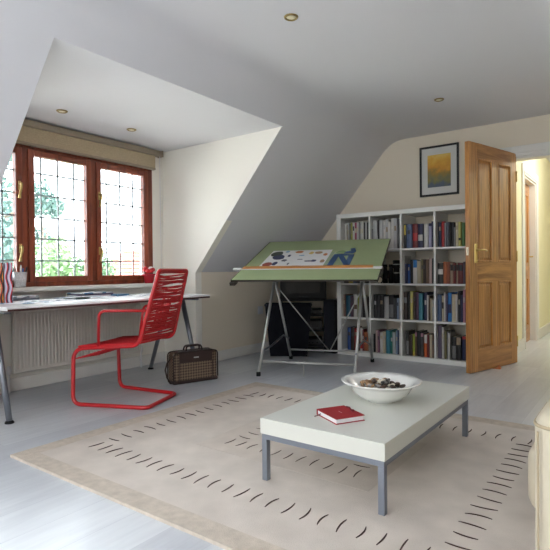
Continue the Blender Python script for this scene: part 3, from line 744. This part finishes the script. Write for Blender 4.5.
b = MB(); b.box(-.062, .062, -.142, -.13, .03, .555, bev=.004); b.done('grille', mat('dark_blue_grey_cloth', (24,26,34), .9, bump=.3, bscale=400), t)
t = empty('storage_bin', 'dark navy tapering plastic bin in front of the media stand', 'bin', (-3.03, 4.365, 0), A)
b = MB()
def frus(m, a, b2, z0, z1, d0, d1):
    v = [m._v((sx*w_, sy*d_, z)) for z, w_, d_ in ((z0, a, d0), (z1, b2, d1)) for sx, sy in ((-1,-1),(1,-1),(1,1),(-1,1))]
    for q in ((0,1,5,4),(1,2,6,5),(2,3,7,6),(3,0,4,7)): m.face([v[i] for i in q])
    return v
v = frus(b, .192, .24, 0, .53, .10, .13); b.face(v[:4][::-1]); v2 = frus(b, .187, .235, .004, .53, .095, .125); b.face(v2[:4])
b.done('body', NAVYP, t)
b = MB()
for q in ((-.247,.247,-.137,-.120),(-.247,.247,.120,.137),(-.247,-.23,-.12,.12),(.23,.247,-.12,.12)): b.box(*q, .525, .545, bev=.003)
b.done('rim', NAVYP, t)
b = MB(); b.box(-.205,.205,-.11,.11,.50,.52); b.done('lid', BLACKP, t)

# ------------------------------------------------------------------ bookcase
BX0, BX1, BY0, BY1, BZ = -2.632, -1.212, 4.70, 5.08, 1.482
t = empty('bookcase', 'white square bookcase of sixteen open compartments on the gable wall', 'bookcase', ((BX0+BX1)/2, (BY0+BY1)/2, 0))
ox, oyb = (BX0+BX1)/2, (BY0+BY1)/2
XD = [-2.584, -2.252, -1.919, -1.585, -1.26]; ZS = [.046, .390, .745, 1.09, 1.437]
for x0, x1 in ((BX0, XD[0]), (XD[4], BX1)):
    b = MB(); b.box(x0-ox, x1-ox, BY0-oyb, BY1-oyb, 0, BZ, bev=.0015); b.done('side_panel', WLAM, t)
b = MB(); b.box(XD[0]-ox, XD[4]-ox, BY0-oyb, BY1-oyb, ZS[4], BZ, bev=.0015); b.done('top_panel', WLAM, t)
b = MB(); b.box(XD[0]-ox, XD[4]-ox, BY0-oyb, BY1-oyb, 0, ZS[0], bev=.0015); b.done('bottom_panel', WLAM, t)
for z in ZS[1:4]:
    b = MB(); b.box(XD[0]-ox, XD[4]-ox, BY0-oyb+.001, BY1-oyb, z-.009, z+.009); b.done('shelf', WLAM, t)
for x in XD[1:4]:
    for i in range(4):
        z0 = ZS[i]+(.009 if i else 0); z1 = ZS[i+1]-(.009 if i < 3 else 0)
        b = MB(); b.box(x-.009-ox, x+.009-ox, BY0-oyb+.001, BY1-oyb, z0, z1); b.done('divider', WLAM, t)

BC = {'white':(214,212,206),'tan':(160,140,116),'light grey':(186,186,186),'grey':(130,130,132),'dark grey':(66,66,68),'black':(30,29,31),'yellow-green':(164,168,72),'magenta':(158,54,92),
 'slate blue':(84,104,138),'dark red':(112,34,36),'navy':(38,42,78),'pale lilac':(168,166,196),'dark blue':(36,54,92),'red':(178,42,44),'pale grey':(178,182,184),'slate grey':(76,82,92),'cream':(204,192,164),
 'pale yellow':(204,196,110),'green':(88,128,74),'dark brown':(60,44,36),'yellow':(206,182,70),'blue':(56,92,160),'bright blue':(40,120,190),'beige':(176,166,142),'olive':(124,116,76),'brown':(104,78,58),
 'pale pink':(196,170,164),'orange-brown':(170,92,48),'rust':(142,76,50),'purple grey':(98,86,108),'pinkish brown':(150,116,104),'teal blue':(34,92,116),'plum':(80,48,70),'pale blue':(150,172,196),
 'teal':(56,132,150),'pink':(192,134,152),'mauve':(140,92,116),'teal green':(40,120,108),'lime':(164,178,60),'orange':(206,96,40)}
BMAT = {}
def bmat(c):
    if c not in BMAT: BMAT[c] = mat('cover_'+c.replace(' ', '_').replace('-', '_'), tuple(int(v*.9) for v in BC[c]), .5, noise=.06, nscale=40)
    return BMAT[c]
PAGES = mat('book_pages', (206,196,174), .9)
ORD = ['first','second','third','fourth','fifth','sixth','seventh','eighth','ninth','tenth','eleventh','twelfth','thirteenth','fourteenth']
ROWN = {'A':'top','B':'second','C':'third','D':'bottom'}; COLN = ['first','second','third','last']
BOOKS = (
("A1", "-2.5593,-2.5393,0.285,white;-2.5378,-2.522,0.278,tan;-2.5205,-2.503,0.289,light grey;-2.4926,-2.4729,0.294,yellow-green;-2.4687,-2.4432,0.293,white;-2.4415,-2.4178,0.291,magenta;-2.4163,-2.3925,0.293,light grey;-2.391,-2.3776,0.28,grey;-2.3761,-2.359,0.298,light grey;-2.3575,-2.3383,0.297,white;-2.3343,-2.3219,0.284,black;-2.3204,-2.3012,0.294,light grey;-2.2997,-2.2897,0.282,black"),
("A2", "-2.24,-2.23,0.212,grey;-2.2285,-2.185,0.297,light grey;-2.1815,-2.1629,0.302,black;-2.1613,-2.1242,0.296,light grey;-2.1226,-2.0992,0.29,white;-2.0974,-2.0692,0.301,light grey;-2.0677,-2.0414,0.274,white;-2.0393,-2.0082,0.309,white;-2.0067,-1.9726,0.305,light grey;-1.9695,-1.9501,0.296,dark grey"),
("A3", "-1.907,-1.8854,0.241,black/yellow;-1.8728,-1.8211,0.237,slate blue;-1.8174,-1.7664,0.237,dark red/red;-1.7628,-1.7146,0.233,navy/white;-1.7124,-1.7003,0.229,black;-1.6982,-1.6606,0.227,white;-1.6591,-1.6303,0.233,pale lilac/navy;-1.6288,-1.6113,0.249,navy"),
("A4", "-1.5684,-1.5584,0.238,black;-1.5569,-1.5375,0.234,dark blue;-1.5326,-1.5081,0.242,red;-1.5034,-1.4919,0.227,pale grey;-1.4904,-1.4629,0.233,slate grey;-1.4608,-1.4448,0.231,black;-1.4428,-1.4201,0.23,black;-1.4186,-1.4032,0.181,grey;-1.4009,-1.3784,0.229,cream;-1.3765,-1.3535,0.227,pale yellow/black;-1.347,-1.3243,0.22,green"),
("B1", "-2.5786,-2.5287,0.254,dark brown;-2.5214,-2.4776,0.253,yellow;-2.4703,-2.4324,0.252,dark blue;-2.4288,-2.3787,0.251,black;-2.3698,-2.3257,0.25,dark brown"),
("B3", "-1.907,-1.897,0.273,white;-1.8929,-1.8698,0.194,navy;-1.8683,-1.8454,0.189,blue;-1.8421,-1.8142,0.234,black;-1.8127,-1.7719,0.228,white/bright blue;-1.7704,-1.7344,0.217,beige;-1.7328,-1.7142,0.236,olive;-1.7113,-1.6871,0.235,dark brown;-1.6856,-1.6574,0.235,brown;-1.6544,-1.6305,0.248,pale pink;-1.6264,-1.611,0.237,black"),
("B4", "-1.571,-1.5196,0.197,black/white;-1.5161,-1.4862,0.208,orange-brown;-1.4847,-1.4566,0.205,rust;-1.4551,-1.4285,0.199,tan/black;-1.427,-1.404,0.192,dark red/black;-1.4025,-1.3835,0.198,tan/black;-1.382,-1.3396,0.194,dark red/black;-1.3363,-1.3233,0.204,purple grey"),
("C1", "-2.581,-2.5603,0.233,pinkish brown;-2.5534,-2.4998,0.222,teal blue;-2.4973,-2.4656,0.219,plum;-2.4603,-2.4196,0.235,white/brown;-2.4164,-2.3878,0.221,yellow-green;-2.3845,-2.3578,0.21,grey;-2.3537,-2.3247,0.2,black;-2.3205,-2.2983,0.208,dark brown"),
("C2", "-2.2293,-2.1946,0.24,black;-2.193,-2.165,0.237,dark grey;-2.1627,-2.123,0.234,black;-2.12,-2.0705,0.22,light grey;-2.0681,-2.0185,0.236,black/grey;-2.0164,-1.9849,0.208,dark grey;-1.9819,-1.9613,0.209,pale blue;-1.9598,-1.9363,0.211,pale grey"),
("C3", "-1.907,-1.8727,0.272,dark brown/grey;-1.8705,-1.8431,0.272,black;-1.8408,-1.8143,0.28,pale yellow;-1.8122,-1.7866,0.273,dark brown;-1.7851,-1.7583,0.27,plum;-1.7555,-1.7166,0.26,teal;-1.7065,-1.6759,0.271,navy;-1.6744,-1.6612,0.244,white;-1.6597,-1.6493,0.237,brown;-1.6478,-1.6326,0.213,cream;-1.6311,-1.6138,0.2,pale grey"),
("C4", "-1.573,-1.5373,0.253,slate blue;-1.5354,-1.5183,0.24,cream/black;-1.5167,-1.5011,0.271,white;-1.4996,-1.4815,0.254,purple grey;-1.4787,-1.4464,0.272,bright blue/navy;-1.4449,-1.4105,0.256,cream;-1.409,-1.39,0.253,white;-1.3872,-1.3661,0.287,black;-1.3644,-1.3409,0.251,navy;-1.3379,-1.3184,0.301,pink"),
("D1", "-2.5393,-2.4995,0.235,blue;-2.4961,-2.4533,0.241,dark brown;-2.4491,-2.4178,0.232,red;-2.4153,-2.3959,0.232,brown;-2.3942,-2.3665,0.239,white/red;-2.365,-2.345,0.225,dark red;-2.3435,-2.3039,0.201,orange-brown;-2.3015,-2.2818,0.192,tan"),
("D2", "-2.24,-2.2264,0.187,black;-2.2179,-2.197,0.227,pale pink;-2.1955,-2.1755,0.224,mauve;-2.1702,-2.1327,0.209,white;-2.1309,-2.1007,0.216,cream;-2.0971,-2.0575,0.235,teal;-2.056,-2.0289,0.225,teal green;-2.0272,-2.0004,0.218,pale grey;-1.9989,-1.9805,0.236,pale blue;-1.979,-1.9599,0.241,dark blue;-1.9579,-1.9341,0.271,white"),
("D3", "-1.8888,-1.8595,0.239,black/grey;-1.858,-1.8265,0.205,dark brown;-1.8248,-1.8033,0.211,lime/yellow;-1.8015,-1.781,0.233,brown/pink;-1.7785,-1.7394,0.243,black;-1.7379,-1.712,0.229,dark grey/pink;-1.7105,-1.6792,0.215,orange/white;-1.6776,-1.6553,0.217,dark red;-1.6522,-1.6292,0.219,cream;-1.6276,-1.6087,0.224,brown"),
("D4", "-1.573,-1.539,0.312,purple grey;-1.5357,-1.5169,0.297,white;-1.5146,-1.4942,0.26,olive;-1.4927,-1.4764,0.257,grey;-1.4748,-1.4588,0.245,white;-1.4473,-1.4081,0.214,black/grey;-1.4032,-1.3587,0.217,black/tan;-1.3521,-1.3163,0.224,navy/red"),
)
R = random.Random(21)
for cell, txt in BOOKS:
    r = {'A':3,'B':2,'C':1,'D':0}[cell[0]]; zf = ZS[r]+(.009 if r else 0)
    for k, e in enumerate(txt.split(';')):
        x0, x1, h, col = e.split(','); x0, x1, h = float(x0), float(x1), float(h)
        c1, c2 = (col.split('/')+[None])[:2]
        wd = x1-x0; dp = R.uniform(.15, .2); tall = h > .245
        hw_ = wd/2; th = min(.003, wd*.18)
        b = MB()
        # two boards, a slightly rounded spine facing the room, and the block of pages between them
        b.box(-hw_, -hw_+th, .004, dp, 0, h, 0); b.box(hw_-th, hw_, .004, dp, 0, h, 0)
        prof = [(-hw_, .006), (-hw_*.8, .0015), (0, 0), (hw_*.8, .0015), (hw_, .006)]
        def spine(z0, z1, mi, off=0):
            A_ = [b._v((p[0], p[1]-off, z0)) for p in prof]; B_ = [b._v((p[0], p[1]-off, z1)) for p in prof]
            for i in range(4): b.face([A_[i], A_[i+1], B_[i+1], B_[i]], mi, True)
        if c2:
            f = {'white/bright blue':(.68,1),'dark red/red':(.3,.62),'navy/white':(.3,.55),'orange/white':(.62,1),'lime/yellow':(0,.2),'tan/black':(.62,.9),'dark red/black':(.62,.9),'white/brown':(.35,.55),'black/tan':(.66,.97),
                 'black/yellow':(.55,.95),'pale lilac/navy':(.88,1),'black/grey':(.05,.6),'black/white':(.45,.7),'dark brown/grey':(.6,.8),'cream/black':(.5,.75),'bright blue/navy':(.3,.6),'white/red':(.1,.4),'dark grey/pink':(.85,1),
                 'brown/pink':(.82,1),'navy/red':(.88,1),'pale yellow/black':(.25,.35)}.get(col, (.3,.5))
            for z0, z1, mi in ((0, f[0]*h, 0), (f[0]*h, f[1]*h, 2), (f[1]*h, h, 0)):
                if z1-z0 > 1e-4: spine(z0, z1, mi)
        else:
            spine(0, h, 0)
            if wd > .017 and R.random() < .55:                     # a small title panel on the spine
                z0 = h*R.uniform(.55, .7)
                b.box(-hw_*.55, hw_*.55, -.0006, .002, z0, z0+h*.16, 2)
        b.box(-hw_+th, hw_-th, .006, dp-.006, .003, h-.004, 1)
        kind = 'magazine' if cell in ('A1', 'A2') else 'book'
        tone = bmat(c2) if c2 else bmat(R.choice(['cream','tan','light grey','dark grey']))
        o = b.done(kind, [bmat(c1), PAGES, tone], None, ((x0+x1)/2, 4.735+R.uniform(0, .02), zf))
        thick = 'thin' if wd < .02 else ('thick' if wd > .034 else 'slim')
        desc = '%s %s%s %s, %s from window side, %s compartment of bookcase %s row' % (thick, c1, (' and '+c2) if c2 else '', kind, ORD[k], COLN[int(cell[1])-1], ROWN[cell[0]])
        tag(o, desc, kind, '%ss in the %s compartment of the %s row' % (kind, COLN[int(cell[1])-1], ROWN[cell[0]]))

# camera gear in the dark compartment beside the green board
zf = ZS[2]+.009
t = empty('camera_lens', 'tall black camera lens with silver ring on the bookcase second row', 'lens', (-2.005, 4.80, zf))
b = MB(); b.lathe([(0,0),(.034,0),(.034,.09),(.03,.095),(.03,.15),(.036,.155),(.036,.225),(.03,.232),(0,.232)], n=28); b.done('barrel', BLACKP, t)
b = MB(); b.lathe([(.0365,.185),(.0368,.19),(.0365,.195)], n=28); b.lathe([(.0305,.1),(.0318,.105),(.0305,.11)], n=28); b.done('ring', SILVER, t)
t = empty('binoculars', 'black binoculars standing on end in the bookcase second row', 'binoculars', (-2.095, 4.80, zf))
for s in (-1, 1):
    b = MB(); b.lathe([(0,0),(.026,0),(.028,.08),(.02,.11),(.018,.16),(.022,.165),(.022,.19),(0,.19)], (s*.032,0,0), 24); b.done('barrel', BLACKP, t)
b = MB(); b.box(-.02, .02, -.012, .012, .05, .13, bev=.004); b.done('bridge', BLACKP, t)
t = empty('alarm_clock', 'small round cream clock on the bookcase second row', 'clock', (-2.155, 4.735, zf))
b = MB(); b.T = Matrix.Translation((0,0,.036)) @ Matrix.Rotation(PI/2, 4, 'X'); b.lathe([(0,-.02),(.03,-.02),(.034,-.01),(.034,.012),(.03,.015)], n=28); b.done('case', BLACKP, t)
b = MB(); b.T = Matrix.Translation((0,0,.036)) @ Matrix.Rotation(PI/2, 4, 'X'); b.lathe([(0,.0145),(.03,.0145)], n=28); b.done('face', mat('cream_dial', (216,206,180), .5), t)
b = MB(); b.box(-.02,-.01,-.01,.01,0,.008); b.box(.01,.02,-.01,.01,0,.008); b.done('foot', BLACKP, t)

# ------------------------------------------------------------------ framed picture
t = empty('framed_picture', 'black framed yellow abstract print hanging above the bookcase', 'picture', (-1.687, YB, 1.904))
W_, H_ = .200, .2575
b = MB()
for q in ((-W_, -W_+.02, -H_, H_), (W_-.02, W_, -H_, H_), (-W_+.02, W_-.02, -H_, -H_+.02), (-W_+.02, W_-.02, H_-.02, H_)): b.box(q[0], q[1], -.024, 0, q[2], q[3], bev=.002)
b.done('frame', BLACKFR, t)
b = MB(); b.box(-W_+.02, W_-.02, -.012, -.002, -H_+.02, H_-.02); b.done('mount', MOUNT, t)
b = MB(); b.box(-.119, .119, -.0125, -.012, -.167, .166); b.done('print', print_mat(), t)

# ------------------------------------------------------------------ sofa
t = empty('sofa', 'cream leather sofa at the edge of the rug', 'sofa', (.278, 1.9, 0))
def pad(name, x0, x1, y0, y1, z0, z1, r, mats=LEATHER):
    b = MB(); b.box(x0, x1, y0, y1, z0, z1, bev=r, seg=6, smooth=False); return b.done(name, mats, t)
pad('armrest', -.475, .50, -.70, -.46, .05, .585, .045)
b = MB(); b.tube(rounded([(-.474, -.47, .548), (-.474, -.699, .548), (.49, -.699, .548)], .05, 8), .004, 8)
b.tube([(-.462, -.702, .54), (-.462, -.702, .08)], .0025, 6)
b.done('seam', SEAM, t)
pad('seat_cushion', -.605, .14, -.02, .78, .055, .285, .05)
pad('seat_base', -.40, .14, -.46, .02, .05, .28, .03)
pad('backrest', .16, .50, -.46, .78, .05, .72, .07)
for x, y in ((-.42,-.65),(.42,-.65),(-.5,.7),(.42,.7)):
    zf_ = .0126 if x < 0 else 0
    b = MB(); b.lathe([(0,zf_),(.02,zf_),(.024,.055),(0,.055)], (x, y, 0), 14); b.done('foot', BLACKP, t)

# door wedge
t = empty('door_wedge', 'small copper coloured wedge on the floor under the oak door', 'door wedge', (-1.062, 4.765, 0), 0)
b = MB(); b.prism([(-.07, 0), (.04, 0), (.04, .02), (.03, .022), (-.010, .005), (-.07, .003)], .036, 0, 'y', -.018); b.done('wedge', COPPER, t)
b = MB(); b.lathe([(0,.014),(.010,.012),(.012,0)], (.026, 0, .019), 14); b.done('knob', COPPER, t)

# ------------------------------------------------------------------ outside the window
GZ = -3.0
b = MB(); b.box(-60, -4.3, -30, 60, GZ-.1, GZ)  # unseen ground, made pale to bounce light up into the dormer
struct(b.done('ground', mat('pale_bounce_ground', (206,200,188), .9, noise=.1, nscale=2)), 'unseen ground far below the window, pale to bounce light', 'ground')
LEAFM = [mat('leaf_pale_green', (88,114,76), .6), mat('leaf_mid_green', (64,92,64), .6), mat('leaf_blue_green', (68,94,88), .6)]
BARK = mat('grey_bark', (96,86,74), .9, noise=.2, nscale=12)
def tree(name, label, x, y, base, top, rx, n, m, seed, leaf=.16, trunk=.12, low=.25):
    R = random.Random(seed); t = empty(name, label, 'tree' if 'tree' in name else 'hedge', (x, y, GZ))
    hgt = top-GZ
    b = MB()
    b.tube([(0,0,0), (.05,.0,hgt*.3), (0,.06,hgt*.6), (0,0,hgt*.85)], [trunk, trunk*.8, trunk*.5, .02], 8)
    for i in range(9):
        a = R.uniform(0, 2*PI); z = hgt*R.uniform(.25, .7); b.tube([(0,0,z), (rx*.45*math.cos(a), rx*.45*math.sin(a), z+.35), (rx*.8*math.cos(a), rx*.8*math.sin(a), z+.8)], [trunk*.4, trunk*.25, .012], 5)
    b.done('trunk', BARK, t)
    b = MB(); cl = []
    for i in range(26): 
        u = R.uniform(low, 1); a = R.uniform(0, 2*PI); w_ = rx*math.sin(PI*min(1, .18+.82*(u-low)/(1-low)))**.6; q = w_*math.sqrt(R.random())
        cl.append(Vector((q*math.cos(a), q*math.sin(a), hgt*u-.2)))
    for i in range(n):
        c = R.choice(cl); d = Vector((R.gauss(0,1), R.gauss(0,1), R.gauss(0,.8))); d.normalize()
        p = c+d*rx*.42*R.random()**.4; s = leaf*R.uniform(.6,1.2)
        u = Vector((R.gauss(0,1), R.gauss(0,1), R.gauss(0,1))).normalized(); v = u.orthogonal().normalized()
        b.poly([p-u*s*.5, p+v*s*.28, p+u*s*.5, p-v*s*.28])
    b.done('foliage', m, t)
tree('tree', 'tall blue-green tree filling the window end by the magazine files', -13.0, 5.9, GZ, 4.6, 1.25, 4200, LEAFM[2], 1, .2)
tree('tree', 'pale leafy tree seen through the middle window pane', -14.0, 7.72, GZ, 3.5, .80, 3000, LEAFM[2], 2, .17)
tree('tree', 'low bushy tree behind the middle pane beside the tall one', -16.4, 9.5, GZ, 2.05, 1.1, 3600, LEAFM[0], 3, .17)
tree('tree', 'small round tree in front of the tiled roof', -14.2, 9.6, GZ, 1.7, .85, 2400, LEAFM[1], 4, .15)
tree('tree', 'bushy green tree low in the middle window pane', -10.5, 6.05, GZ, 1.62, 1.0, 3600, LEAFM[0], 6, .15)
t = empty('house', 'neighbouring house with a pale red tiled roof outside the window', 'house', (-17, 13.35, GZ))
b = MB(); b.box(-2.6, 2.6, -2.4, 4, 0, 2.7); b.done('wall', mat('red_brickwork', (120,70,56), .9, noise=.2, nscale=6), t)
ROOFT = mat('pale_red_roof_tiles', (138,84,68), .8, noise=.12, nscale=14)
b = MB(); n = 13
def ring(f): 
    a, c_, d, e = 2.9*(1-f), -2.7+2.1*f, 4.3-1.2*f, 2.5+2.2*f
    return [(a, c_, e), (a, d, e), (-a, d, e), (-a, c_, e)]
for i in range(n):
    f0, f1 = i/n, (i+1)/n*.995
    A_, B_ = ring(f0), ring(f1)
    A2 = [(p[0]*1.015+.0, p[1], p[2]+.05) for p in A_]
    for q in range(4):
        b.poly([A_[q], A_[(q+1) % 4], A2[(q+1) % 4], A2[q]]); b.poly([A2[q], A2[(q+1) % 4], B_[(q+1) % 4], B_[q]])
b.done('roof', ROOFT, t)
b = MB(); b.tube([(0, -.6, 4.70), (0, 3.1, 4.70)], .09, 8); b.done('ridge_tiles', ROOFT, t)

# ------------------------------------------------------------------ light
SKY_LOW, SKY_HIGH = 6.5, 34
wd_ = bpy.data.worlds.new('sky'); bpy.context.scene.world = wd_; wd_.use_nodes = True
# overcast sky: dim towards the horizon, several times brighter overhead
n_, l_ = wd_.node_tree.nodes, wd_.node_tree.links; bg = n_['Background']; bg.inputs[0].default_value = (.91, .955, 1, 1)
tc_ = n_.new('ShaderNodeTexCoord'); sx_ = n_.new('ShaderNodeSeparateXYZ'); l_.new(tc_.outputs['Generated'], sx_.inputs[0])
mr_ = n_.new('ShaderNodeMapRange'); mr_.interpolation_type = 'SMOOTHSTEP'
for i_, v_ in ((1, .22), (2, .8), (3, SKY_LOW), (4, SKY_HIGH)): mr_.inputs[i_].default_value = v_
l_.new(sx_.outputs['Z'], mr_.inputs[0]); l_.new(mr_.outputs[0], bg.inputs[1])
def portal(loc, rot, sx, sy):
    L = bpy.data.lights.new('portal', 'AREA'); L.shape = 'RECTANGLE'; L.size = sx; L.size_y = sy
    L.cycles.is_portal = True
    o = bpy.data.objects.new('window_portal', L); C.objects.link(o); o.location = loc; o.rotation_euler = rot; return o
portal((XW-.25, (WY0+WY1)/2, (WZ0+WZ1)/2), (0, -PI/2, 0), WZ1-WZ0, WY1-WY0)
portal((-1.25, Y0-.15, 1.35), (PI/2, 0, 0), 1.9, 1.3)
L = bpy.data.lights.new('hall_fill_light', 'POINT'); L.energy = 24; L.color = (1, .97, .92); L.shadow_soft_size = .12  # unseen point light added to brighten the hall
o = bpy.data.objects.new('hall_fill_light', L); C.objects.link(o); o.location = (-.4, 6.6, 2.15)

# ------------------------------------------------------------------ camera
cam = bpy.data.cameras.new('camera'); co = bpy.data.objects.new('camera', cam); C.objects.link(co)
cam.sensor_width = 36; cam.lens = 36*501.92/550; cam.clip_start = .02
yaw, pitch, roll = (math.radians(v) for v in (36.2829, -.47134, -.54917))
fw = Vector((-math.sin(yaw)*math.cos(pitch), math.cos(yaw)*math.cos(pitch), math.sin(pitch)))
r0 = Vector((math.cos(yaw), math.sin(yaw), 0)); u0 = r0.cross(fw)
rt = math.cos(roll)*r0+math.sin(roll)*u0; up = -math.sin(roll)*r0+math.cos(roll)*u0
co.matrix_world = Matrix(((rt.x, up.x, -fw.x, 0), (rt.y, up.y, -fw.y, 0), (rt.z, up.z, -fw.z, .8904), (0,0,0,1)))
sc = bpy.context.scene; sc.camera = co
sc.view_settings.view_transform = 'Standard'; sc.view_settings.look = 'None'; sc.view_settings.gamma = 1; sc.view_settings.exposure = .16
sc.cycles.use_denoising = True; sc.cycles.max_bounces = 10; sc.cycles.diffuse_bounces = 6; sc.cycles.transparent_max_bounces = 12
